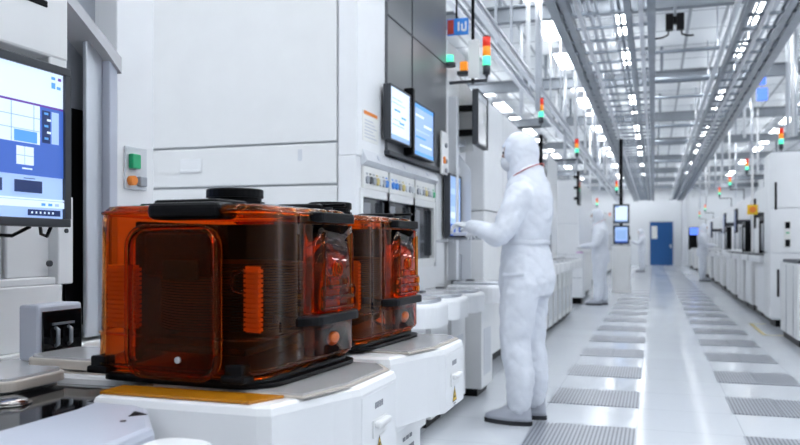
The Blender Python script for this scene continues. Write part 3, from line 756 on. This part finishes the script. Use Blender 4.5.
# twin stacked screens
b = thing('screen_stand', 'white stand holding two stacked blue screens beyond the second worker', 'stand', (-.76, 19.6, 0))
q = MB(); q.box(-.20, .22, -.2, .2, .05, 1.12, bev=.01); q.box(-.22, .24, -.22, .22, 0, .05); q.build('pedestal', 'white2', b)
MB().box(-.04, .04, -.05, .05, 1.15, 3.715).build('post', 'black', b)
MB().box(-.22, .24, -.2, .2, 1.12, 1.15, bev=.004).build('table_top', 'plate', b)
monitor('monitor', 'upper pale screen of the two stacked beyond the second worker', (-.75, 19.495, 1.66), -PI / 2 + .06, .38, .47, ui([(0, 1, 0, 1, 0), (0, 1, .9, 1, 5), (0, .3, 0, .1, 5)], UM), None, 'stacked screens beyond the second worker', bz=.045)
monitor('monitor', 'lower blue screen of the two stacked beyond the second worker', (-.75, 19.495, 1.16), -PI / 2 + .06, .38, .46, ui([(0, 1, 0, 1, 1), (.1, .9, .2, .8, 5), (0, 1, .9, 1, 2)], UM), None, 'stacked screens beyond the second worker', bz=.045)
for lab, loc, ft in (('stacked signal light above the operator station by the large worker', (-1.25, 6.02, 2.466), (-.34, -.045)), ('stacked signal light just behind the hood of the large worker', (-1.30, 9.48, 2.609), (-.35, -.06)),
                 ('stacked signal light above the second worker on the pod side', (-1.22, 13.2, 2.60), (-.42, -.052)), ('stacked signal light on the post above the twin stacked screens', (-.86, 19.55, 2.40), (.10, -.045)),
                 ('stacked signal light on the machine beside the third small worker', (-1.86, 27.5, 2.46), (0, -.06)), ('stacked signal light close to the blue door on the pod side', (-1.96, 37.5, 2.36), (0, -.06))):
    tower(lab, loc, ft)
# overhead signs on the pod side
t = thing('hanging_sign', 'blue sign with white strokes and a red patch hanging by the graphite cabinet', 'sign', (-1.47, 5.92, 2.77))
MB().box(-.075, .095, 0, .02, 0, .13, bev=.004).build('board', 'blue', t)
b = MB(); b.box(.012, .026, -.002, 0, .03, .10); b.box(.040, .052, -.002, 0, .03, .085); b.box(.052, .072, -.002, 0, .025, .04); b.box(.070, .082, -.002, 0, .03, .10); b.build('strokes', 'paper', t)
MB().box(-.07, -.02, -.003, 0, .01, .12).build('red_patch', 'red', t)
MB().cyl((0, .01, .13), (0, .01, ZC - 2.77), .008, seg=6).build('hanger', 'black', t)
b = thing('lamp_box', 'orange lamp on the machine edge beneath the blue hanging sign', 'lamp', (-1.45, 6.1, 2.52)); q = MB(); q.box(-.03, .03, -.03, .03, 0, .08, bev=.01); q.build('lens', 'l_amb', b); MB().box(-.05, .05, -.04, .04, -.03, 0).build('base', 'dgrey', b)
b = thing('lamp_box', 'green lamp on the graphite cabinet edge beneath the blue hanging sign', 'lamp', (-1.515, 5.90, 2.55)); q = MB(); q.cyl((0, 0, 0), (0, 0, .06), .03, seg=14); q.build('lens', 'l_grn', b); MB().cyl((0, 0, -.03), (0, 0, 0), .045, seg=14).build('base', 'dgrey', b)
b = MB(); b.box(-1.39, -1.30, 5.98, 6.0, 2.44, 2.74, bev=.004)
tag(b.build('sign_panel', 'white2'), 'blank white panel beside the first signal light above the operator station', 'panel')
tag(MB().cyl((-1.36, 6.02, 2.40), (-1.36, 6.02, ZC), .013, seg=8).build('black_pole', 'black'), 'thin black pole rising beside the grey monitor on two arms', 'pole')

# ------------------------------------------------------------------ row across the aisle
R1 = tool('large white machine across the aisle with a black slotted end face, front one', 11.8, 12.4, 1.52, 1, 2.42, 1, seam=1.02)
for nm, x, z0, z1 in (('vent_slot', .09, .42, .80), ('vent_slot', .06, 1.62, 2.0)):
    MB().box(x, x + .03, -.006, 0, z0, z1, bev=.002).build(nm, 'black', R1)
cs = MB().box(.18, .26, -.02, 0, 1.10, 1.46, bev=.004).build('control_strip', 'paper', R1)
for z0, z1 in ((1.11, 1.21), (1.36, 1.45)): MB().box(.19, .25, -.024, -.02, z0, z1).build('display', 'black', cs)
MB().box(.20, .24, -.024, -.02, 1.29, 1.31).build('green_key', 'green', cs)
tool('white machine across the aisle with tall dark windows beyond the slotted one', 12.6, 18.3, 2.06, 1, 2.3, 0)
tool('white machine across the aisle, third from the frame edge', 18.8, 23.0, 2.13, 1, 2.3, 2)
tool('white machine across the aisle beside the pale worker there', 23.6, 29.0, 2.19, 1, 2.3, 0)
tool('white machine across the aisle beyond the pale worker there', 29.8, 36.5, 2.21, 1, 2.2, 2)
tool('white machine across the aisle closest to the blue door', 37.2, 44.5, 2.23, 1, 2.1, 0)
tool('low white machine at the frame edge across the aisle behind the dark tray', 9.2, 10.9, 1.81, 1, .93, 1, seam=.6, depth=1.2)
t = thing('tray_port', 'white load port with dark tray at the frame edge across the aisle', 'load port', (1.50, 9.5, 0))
b = MB(); b.box(0, .30, 0, 1.2, .08, .92, bev=.01); b.box(.03, .28, .05, 1.15, 0, .08, mi=1); b.build('column', ['white2', 'black'], t)
b = MB(); b.box(.02, .27, .05, 1.15, .921, .96, bev=.008); b.build('tray', 'dgrey', t)
b = MB(); b.box(-.004, 0, .25, .255, .1, .9); b.box(-.004, 0, .75, .755, .1, .9); b.build('seam', 'grey', t)
# low ports in front of each machine
k = 0
prs = [(12.62, 1.55), (13.64, 1.55), (14.68, 1.55), (15.7, 1.55), (16.72, 1.55), (17.72, 1.55), (19.0, 1.62), (20.2, 1.62), (21.5, 1.62), (23.8, 1.68), (25.2, 1.68), (26.8, 1.68), (30.0, 1.7), (32.0, 1.7), (34.0, 1.7), (38, 1.72), (40.5, 1.72), (43, 1.72)]
for i, (y, x) in enumerate(prs):
    t = thing('load_port', f'low white load port across the aisle, {nth(len(prs) - i)} from the blue door', 'load port', (x, y, 0), 0, 'low load ports across the aisle')
    W = .97
    zt = (.97, .92, .97, 1.03)[i % 4] if i > 5 else .97
    b = MB(); b.box((.02, .10, .06)[i % 3], .5, 0, W, .10, zt - .11, bev=.008); b.box(.10, .45, .05, W - .05, 0, .10, mi=1); b.build('column', ['white2', 'black'], t)
    MB().box((-.06, 0, -.02)[i % 3], .5, .0, W, zt - .105, zt, bev=.02).build('shelf', 'white', t)
    dx = (.02, .10, .06)[i % 3]
    if i % 2: MB().box(dx - .004, dx, .42, .428, .2, .8).build('door_gap', 'grey', t)
    else: MB().box(dx - .012, dx, .10, .87, .16, .80, bev=.004).build('door_panel', 'white', t)
    if i < 10: MB().box(.02, .15, .15, W - .15, zt + .001, zt + .025, bev=.006).build('tray', 'dgrey', t)
for i, (y, x, z) in enumerate(((12.9, 1.72, 1.0), (13.9, 1.72, 1.0), (17.0, 1.76, 1.0), (21.7, 1.80, 1.0))):
    t = thing('pod_opener', ['dark open loader frame behind the slotted machine', 'dark open loader frame, second from the slotted machine', 'dark open loader frame, third from the slotted machine', 'dark open loader frame beside the pale worker across the aisle'][i], 'loader', (x, y, z), 0, 'dark loader frames across the aisle')
    b = MB(); b.box(-.02, .10, 0, .06, 0, .62, bev=.006); b.box(-.02, .10, .54, .60, 0, .62, bev=.006); b.box(-.02, .10, .06, .54, .54, .62, bev=.006); b.build('frame', 'black', t)
    b = MB(); b.box(.02, .08, .10, .50, .02, .50, bev=.02); b.build('door', 'dgrey', t)
    b = MB(); b.cyl((0, .2, .05), (0, .2, .5), .012, seg=8); b.cyl((0, .4, .05), (0, .4, .5), .012, seg=8); b.build('guide_rod', 'steel', t)
for i, (y, x, z) in enumerate(((16.0, 1.80, 1.45), (19.4, 1.81, 1.42), (22.6, 1.83, 1.45), (28.4, 1.88, 1.4))):
    t = thing('monitor', ['blue-grey monitor across the aisle behind the emergency stop sign', 'blue-grey monitor across the aisle just past the emergency stop sign', 'blue-grey monitor across the aisle near the pale worker', 'small blue-grey monitor across the aisle past the pale worker'][i], 'monitor', (x, y, z), 0, 'monitors across the aisle')
    MB().box(-.04, .0, -.25, .25, 0, .55, bev=.01).build('casing', 'black', t)
    MB().box(-.043, -.0402, -.22, .22, .04, .51).build('screen', 's_dark', t)
    MB().box(0, (.258, .318, .298, .308)[i], -.04, .04, .2, .3).build('arm', 'dgrey', t)
t = thing('emergency_stop', 'yellow square emergency stop plate with an orange knob across the aisle', 'emergency stop', (1.70, 15.4, 1.78))
MB().box(-.09, .09, 0, .02, -.09, .09, bev=.004).build('plate', 'yellow', t)
MB().cyl((0, 0, 0), (0, -.05, 0), .055, seg=16).build('knob', 'orange', t)
MB().box(-.02, .02, .02, .05, -.78, 1.0).build('post', 'white2', t)
for lab, loc, ft in (('stacked signal light on the slotted machine across the aisle', (1.72, 12.2, 2.50), (0, -.08)), ('stacked signal light across the aisle above the emergency stop sign', (1.80, 17.25, 2.60), (.32, -.31)), ('stacked signal light across the aisle, third from the frame edge', (1.86, 21.68, 2.62), (.33, -.33)),
                     ('stacked signal light across the aisle above the pale worker', (1.90, 25.6, 2.62), (.34, -.33)), ('stacked signal light across the aisle past the pale worker', (1.95, 33.5, 2.50), (.31, -.31)), ('stacked signal light across the aisle by the blue door', (2.0, 38.5, 2.42), (.28, -.33))):
    tower(lab, loc, ft)
# dark service tower with blue display near the far wall
t = thing('kiosk', 'black kiosk with a bright blue display by the far wall', 'kiosk', (2.2, 45.2, 0))
MB().box(-.40, .40, -.3, .3, .9, 1.75, bev=.02).build('body', 'black', t); MB().box(-.36, .36, -.33, -.30, 1.72, 2.10, bev=.01).build('display', 'l_blue', t); MB().box(-.40, .40, -.30, .3, 1.70, 2.14, bev=.02).build('hood', 'dgrey', t)
b = MB(); b.box(-.35, .35, -.25, .25, .08, .9, bev=.02); b.box(-.4, .4, -.3, .3, 0, .08); b.build('pedestal', 'offwhite', t)
t = thing('blue_lamp', 'blue glowing lamp high above the machines across the aisle', 'lamp', (2.05, 17.0, 4.02))
MB().box(-.10, .10, -.05, .05, 0, .25, bev=.02).build('lens', 'l_blue', t); MB().box(-.07, .07, -.05, .05, .32, .52, bev=.02).build('lens', 'l_blue', t)
MB().cyl((0, .06, -.05), (0, .06, ZC - 4.02), .015, seg=8).build('hanger', 'alu', t)

# ------------------------------------------------------------------ people
def remesh(name, mb, mat_, parent, vox, smooth=3, wrinkle=0.0, seed=0, hook=None):
    o = mb.build(name, mat_)
    md = o.modifiers.new('r', 'REMESH'); md.mode = 'VOXEL'; md.voxel_size = vox; md.use_smooth_shade = True
    if smooth:
        ms = o.modifiers.new('s', 'SMOOTH'); ms.factor = .5; ms.iterations = smooth
    bpy.context.view_layer.update()
    dg = bpy.context.evaluated_depsgraph_get()
    me = bpy.data.meshes.new_from_object(o.evaluated_get(dg))
    old = o.data; o.modifiers.clear(); o.data = me; bpy.data.meshes.remove(old); me.name = name
    if wrinkle:
        me.update()
        nn = [v.normal.copy() for v in me.vertices]
        for v, n in zip(me.vertices, nn):
            p = v.co
            q = Vector((p.x * 4 + seed, p.y * 4, p.z * 11 + p.x * 9 - p.y * 3))
            a = noise.noise(q) * .9 + noise.noise(q * 2.3) * .5
            r = abs(noise.noise(Vector((p.x * 7, p.y * 7 + seed, p.z * 13 - p.x * 8))))
            v.co += n * wrinkle * (a - (1 - r) ** 6 * .7)
    if hook: hook(me)
    for pl in me.polygons: pl.use_smooth = True
    if parent: o.parent = parent
    return o
def ering(z, cx, rx, ry, cy=0, n=24): return [(cx + rx * math.cos(2 * PI * k / n), cy + ry * math.sin(2 * PI * k / n), z) for k in range(n)]
def smooth_path(pts, rad, m=5):
    P = [Vector(p) for p in pts]; out = []; ro = []
    for i in range(len(P) - 1):
        p0 = P[max(i - 1, 0)]; p1 = P[i]; p2 = P[i + 1]; p3 = P[min(i + 2, len(P) - 1)]
        for k in range(m):
            t = k / m
            out.append(.5 * ((2 * p1) + (p2 - p0) * t + (2 * p0 - 5 * p1 + 4 * p2 - p3) * t * t + (3 * p1 - p0 - 3 * p2 + p3) * t ** 3)); ro.append(rad[i] + (rad[i + 1] - rad[i]) * t)
    out.append(P[-1]); ro.append(rad[-1]); return out, ro
def limb(mb, pts, rad, seg=16):
    p, r = smooth_path(pts, rad)
    mb.tube(p, r, seg)
    for q, rr in ((p[0], r[0]), (p[-1], r[-1])): mb.ell(tuple(q), (rr * .98,) * 3, 12, 8)
def glove(parent, wrist, hand_dir, side, curl=.5, pinch=True):
    """wrist position, pointing direction; side +1 left, -1 right (thumb on the inner side)"""
    d = Vector(hand_dir).normalized(); up = Vector((0, 0, 1)); lat = d.cross(up).normalized() * (1 if side > 0 else -1)   # towards thumb
    nrm = (lat.cross(d)).normalized()
    if nrm.z > 0: nrm = -nrm                                             # palm side looks down
    W = Vector(wrist); b = MB()
    R = []
    for s, hw, th in ((-.03, .030, .024), (.0, .030, .022), (.03, .040, .020), (.06, .045, .018), (.085, .043, .015)):
        c = W + d * s
        R.append([tuple(c + lat * hw * math.cos(2 * PI * k / 14) + nrm * th * math.sin(2 * PI * k / 14)) for k in range(14)])
    b.loft(R)
    for off, L, cu in ((.030, .074, .30), (.010, .083, .40), (-.010, .077, .50), (-.029, .060, .60)):
        p = W + d * .078 + lat * off; pts = [tuple(p)]; a = .1
        for sfrac in (.42, .32, .26):
            a += cu * curl * 1.4
            p = p + (d * math.cos(a) + nrm * math.sin(a) + lat * off * 1.2) * L * sfrac; pts.append(tuple(p))
        q, r = smooth_path(pts, [.0105, .0098, .009, .0072], 3); b.tube(q, r, 10); b.ell(tuple(q[-1]), (.0072,) * 3, 8, 6)
    p = W + d * .018 + lat * .032; pts = [tuple(p)]
    for v, L in ((d * .6 + lat * .75 + nrm * .3, .038), (d * .9 + lat * .3 + nrm * .45, .032), (d * .95 + nrm * .4, .026)):
        p = p + v.normalized() * L; pts.append(tuple(p))
    q, r = smooth_path(pts, [.015, .0125, .0108, .008], 3); b.tube(q, r, 10); b.ell(tuple(q[-1]), (.008,) * 3, 8, 6)
    return remesh('glove', b, 'glove', parent, .0048, 2)
def person(label, loc, rz, pose, detail=True, scale=1.0, head_yaw=0.0):
    t = thing('person', label, 'person', loc, rz, 'workers in white hooded cleanroom suits'); t.scale = (scale,) * 3
    lean = pose.get('lean', 0)
    b = MB()
    R = [(.80, -.01, .165, .19), (.90, -.015, .178, .20), (1.00, -.015, .172, .198), (1.08, -.01, .158, .190), (1.145, -.01, .146, .182), (1.20, -.012, .155, .192), (1.28, -.022, .158, .205), (1.38, -.032, .152, .212), (1.45, -.034, .148, .200), (1.51, -.034, .136, .165), (1.56, -.034, .116, .128), (1.60, -.040, .098, .108), (1.635, -.055, .075, .085)]
    b.loft([ering(z, cx + lean * (z - .9), rx, ry) for z, cx, rx, ry in R])
    for side, key in ((1, 'L'), (-1, 'R')):
        hip = (-.012, side * .098, .90); kn, an = pose['leg' + key]
        mid = tuple((Vector(kn) + Vector(an)) / 2 + Vector((-.015, 0, 0)))
        limb(b, [hip, tuple((Vector(hip) * .5 + Vector(kn) * .5) + Vector((.006, 0, 0))), kn, mid, an], [.128, .116, .098, .094, .078])
        sh = (-.035 + lean * .55, side * .185, 1.43); el, wr = pose['arm' + key]
        limb(b, [sh, tuple((Vector(sh) + Vector(el)) / 2 + Vector((-.01, side * .01, 0))), el, tuple((Vector(el) + Vector(wr)) / 2), wr], [.092, .080, .070, .060, .046])
    remesh('coverall', b, 'fabric', t, .014, 3,   .0085 if detail else .005, seed=loc[1])
    hx = .025 + lean * .8; hz = 1.705; rot = Matrix.Rotation(head_yaw, 3, 'Z')
    # head under the hood
    b = MB(); b.ell((hx + .005, 0, hz), (.098, .076, .122), 24, 16); b.ell((hx - .005, 0, hz - .13), (.05, .05, .08), 16, 8)
    b.ell((hx + .10, 0, hz - .005), (.016, .014, .026), 12, 8)
    hd = remesh('head', b, 'skin', t, .007, 3)
    b = MB()
    for s in (-1, 1): b.ell((hx + .090, s * .032, hz + .014), (.010, .014, .009), 10, 6)
    b.build('eyes', 'black', hd)
    b = MB()
    b.ell((hx - .012, 0, hz + .012), (.124, .112, .140), 28, 18)
    b.loft([ering(1.53, -.008 + lean * .65, .104, .105), ering(1.57, -.006 + lean * .65, .104, .105), ering(1.62, hx - .03, .106, .104), ering(1.66, hx - .022, .110, .106), ering(1.72, hx - .02, .110, .102)])
    def cut(me):
        bm = bmesh.new(); bm.from_mesh(me)
        dl = [f for f in bm.faces if f.calc_center_median().x > hx + .035 and abs(f.calc_center_median().y) < .082 and hz - .105 < f.calc_center_median().z < hz + .045]
        bmesh.ops.delete(bm, geom=dl, context='FACES'); bm.to_mesh(me); bm.free()
    remesh('hood', b, 'fabric', t, .0095, 4, .006, seed=loc[1] + 3, hook=cut)
    b = MB(); b.ell((hx + .045, 0, hz - .055), (.072, .074, .058), 22, 12); b.ell((hx + .095, 0, hz - .035), (.026, .030, .034), 12, 8)
    remesh('face_mask', b, 'mask', t, .008, 3)
    b = MB(); b.tube([(-.022 + lean * .65 + .112 * math.cos(a), .118 * math.sin(a), 1.585 - .055 * math.cos(a)) for a in [2 * PI * k / 32 for k in range(32)]], .0032, 6, closed=True); b.build('collar_trim', 'red', t)
    b = MB(); R = [ering(z, -.01 + lean * (z - .9), rx, ry, n=40) for z, rx, ry in ((1.126, .148, .186), (1.130, .153, .190), (1.142, .150, .187), (1.154, .153, .191), (1.158, .147, .186))]; b.loft(R, cap=False); b.build('waistband', 'fabric', t)
    if detail:
        b = MB(); b.box(-.07, .07, .215, .222, .935, .955, bev=.004); b.build('pocket_flap', 'fabric', t)
    for side, key in ((1, 'L'), (-1, 'R')):
        el, wr = pose['arm' + key]; dv = Vector(wr) - Vector(el); hv = pose.get('hand' + key)
        glove(t, tuple(Vector(wr) + dv.normalized() * .02), hv if hv else dv, side, pose.get('curl', .6))
        kn, an = pose['leg' + key]
        ax, ay = an[0], an[1]
        def outline(s0, wd):
            pts = []
            for k in range(28):
                a = 2 * PI * k / 28; c = math.cos(a); L = .205 if c > 0 else .115
                pts.append((ax + .03 + c * L * s0, ay + math.sin(a) * wd * s0 * (1.0 if c > 0 else .85)))
            return pts
        b = MB(); b.prism(outline(1.0, .056), 0, .028, bev=.006); so = b
        rings = []
        for z, s0, sh in ((.028, .97, 0), (.05, .96, 0), (.07, .86, -.01), (.09, .66, -.03), (.11, .50, -.045), (.14, .46, -.05), (.17, .45, -.05)):
            rings.append([(x + sh, y, z) for x, y in outline(s0, .056 / max(.62, s0) if s0 < .7 else .056)])
        u = MB(); u.loft(rings); sho = u.build('shoe', 'shoe', t); so.build('sole', 'rubber', sho)
    return t
P1 = dict(legL=((.03, .105, .50), (.0, .11, .13)), legR=((-.005, -.10, .50), (-.03, -.10, .13)),
          armL=((.075, .275, 1.185), (.285, .215, 1.245)), armR=((.09, -.27, 1.18), (.30, -.16, 1.22)), handL=(1, -.1, .10), handR=(1, .1, .05), lean=.02, curl=.8)
person('large worker in white hooded suit reaching to the operator screen', (-.785, 4.98, 0), PI - .16, P1)
P2 = dict(legL=((.03, .10, .50), (.03, .105, .13)), legR=((-.02, -.10, .50), (-.06, -.105, .13)),
          armL=((.06, .27, 1.15), (.30, .18, 1.12)), armR=((.08, -.27, 1.16), (.32, -.12, 1.14)), lean=.05, curl=.6)
person('second worker in white hooded suit leaning to a low white cabinet on the pod side', (-.98, 15.3, 0), PI - .05, P2, False, .99)
P3 = dict(legL=((.03, .10, .50), (.03, .105, .13)), legR=((-.02, -.10, .50), (-.05, -.105, .13)),
          armL=((.16, .25, 1.22), (.42, .14, 1.32)), armR=((.16, -.25, 1.22), (.42, -.1, 1.32)), lean=.03, curl=.7)
person('small third worker in white hooded suit beside the blue door, arms raised forward', (-.50, 35.0, 0), PI, P3, False, 1.0)
t = thing('handheld_scanner', 'black device held up by the small third worker', 'scanner', (-1.06, 34.98, 1.34))
MB().box(-.12, .10, -.08, .08, .05, .22, bev=.02).build('body', 'black', t); MB().box(.0, .06, -.03, .03, -.05, .06, bev=.008).build('grip', 'dgrey', t)
P4 = dict(legL=((.03, .10, .50), (.02, .105, .13)), legR=((-.01, -.10, .50), (-.03, -.105, .13)),
          armL=((.06, .27, 1.15), (.32, .18, 1.12)), armR=((.08, -.27, 1.16), (.34, -.12, 1.14)), lean=.03, curl=.6)
person('worker in white hooded suit facing the machines across the aisle', (1.47, 26.48, 0), .0, P4, False, .99)
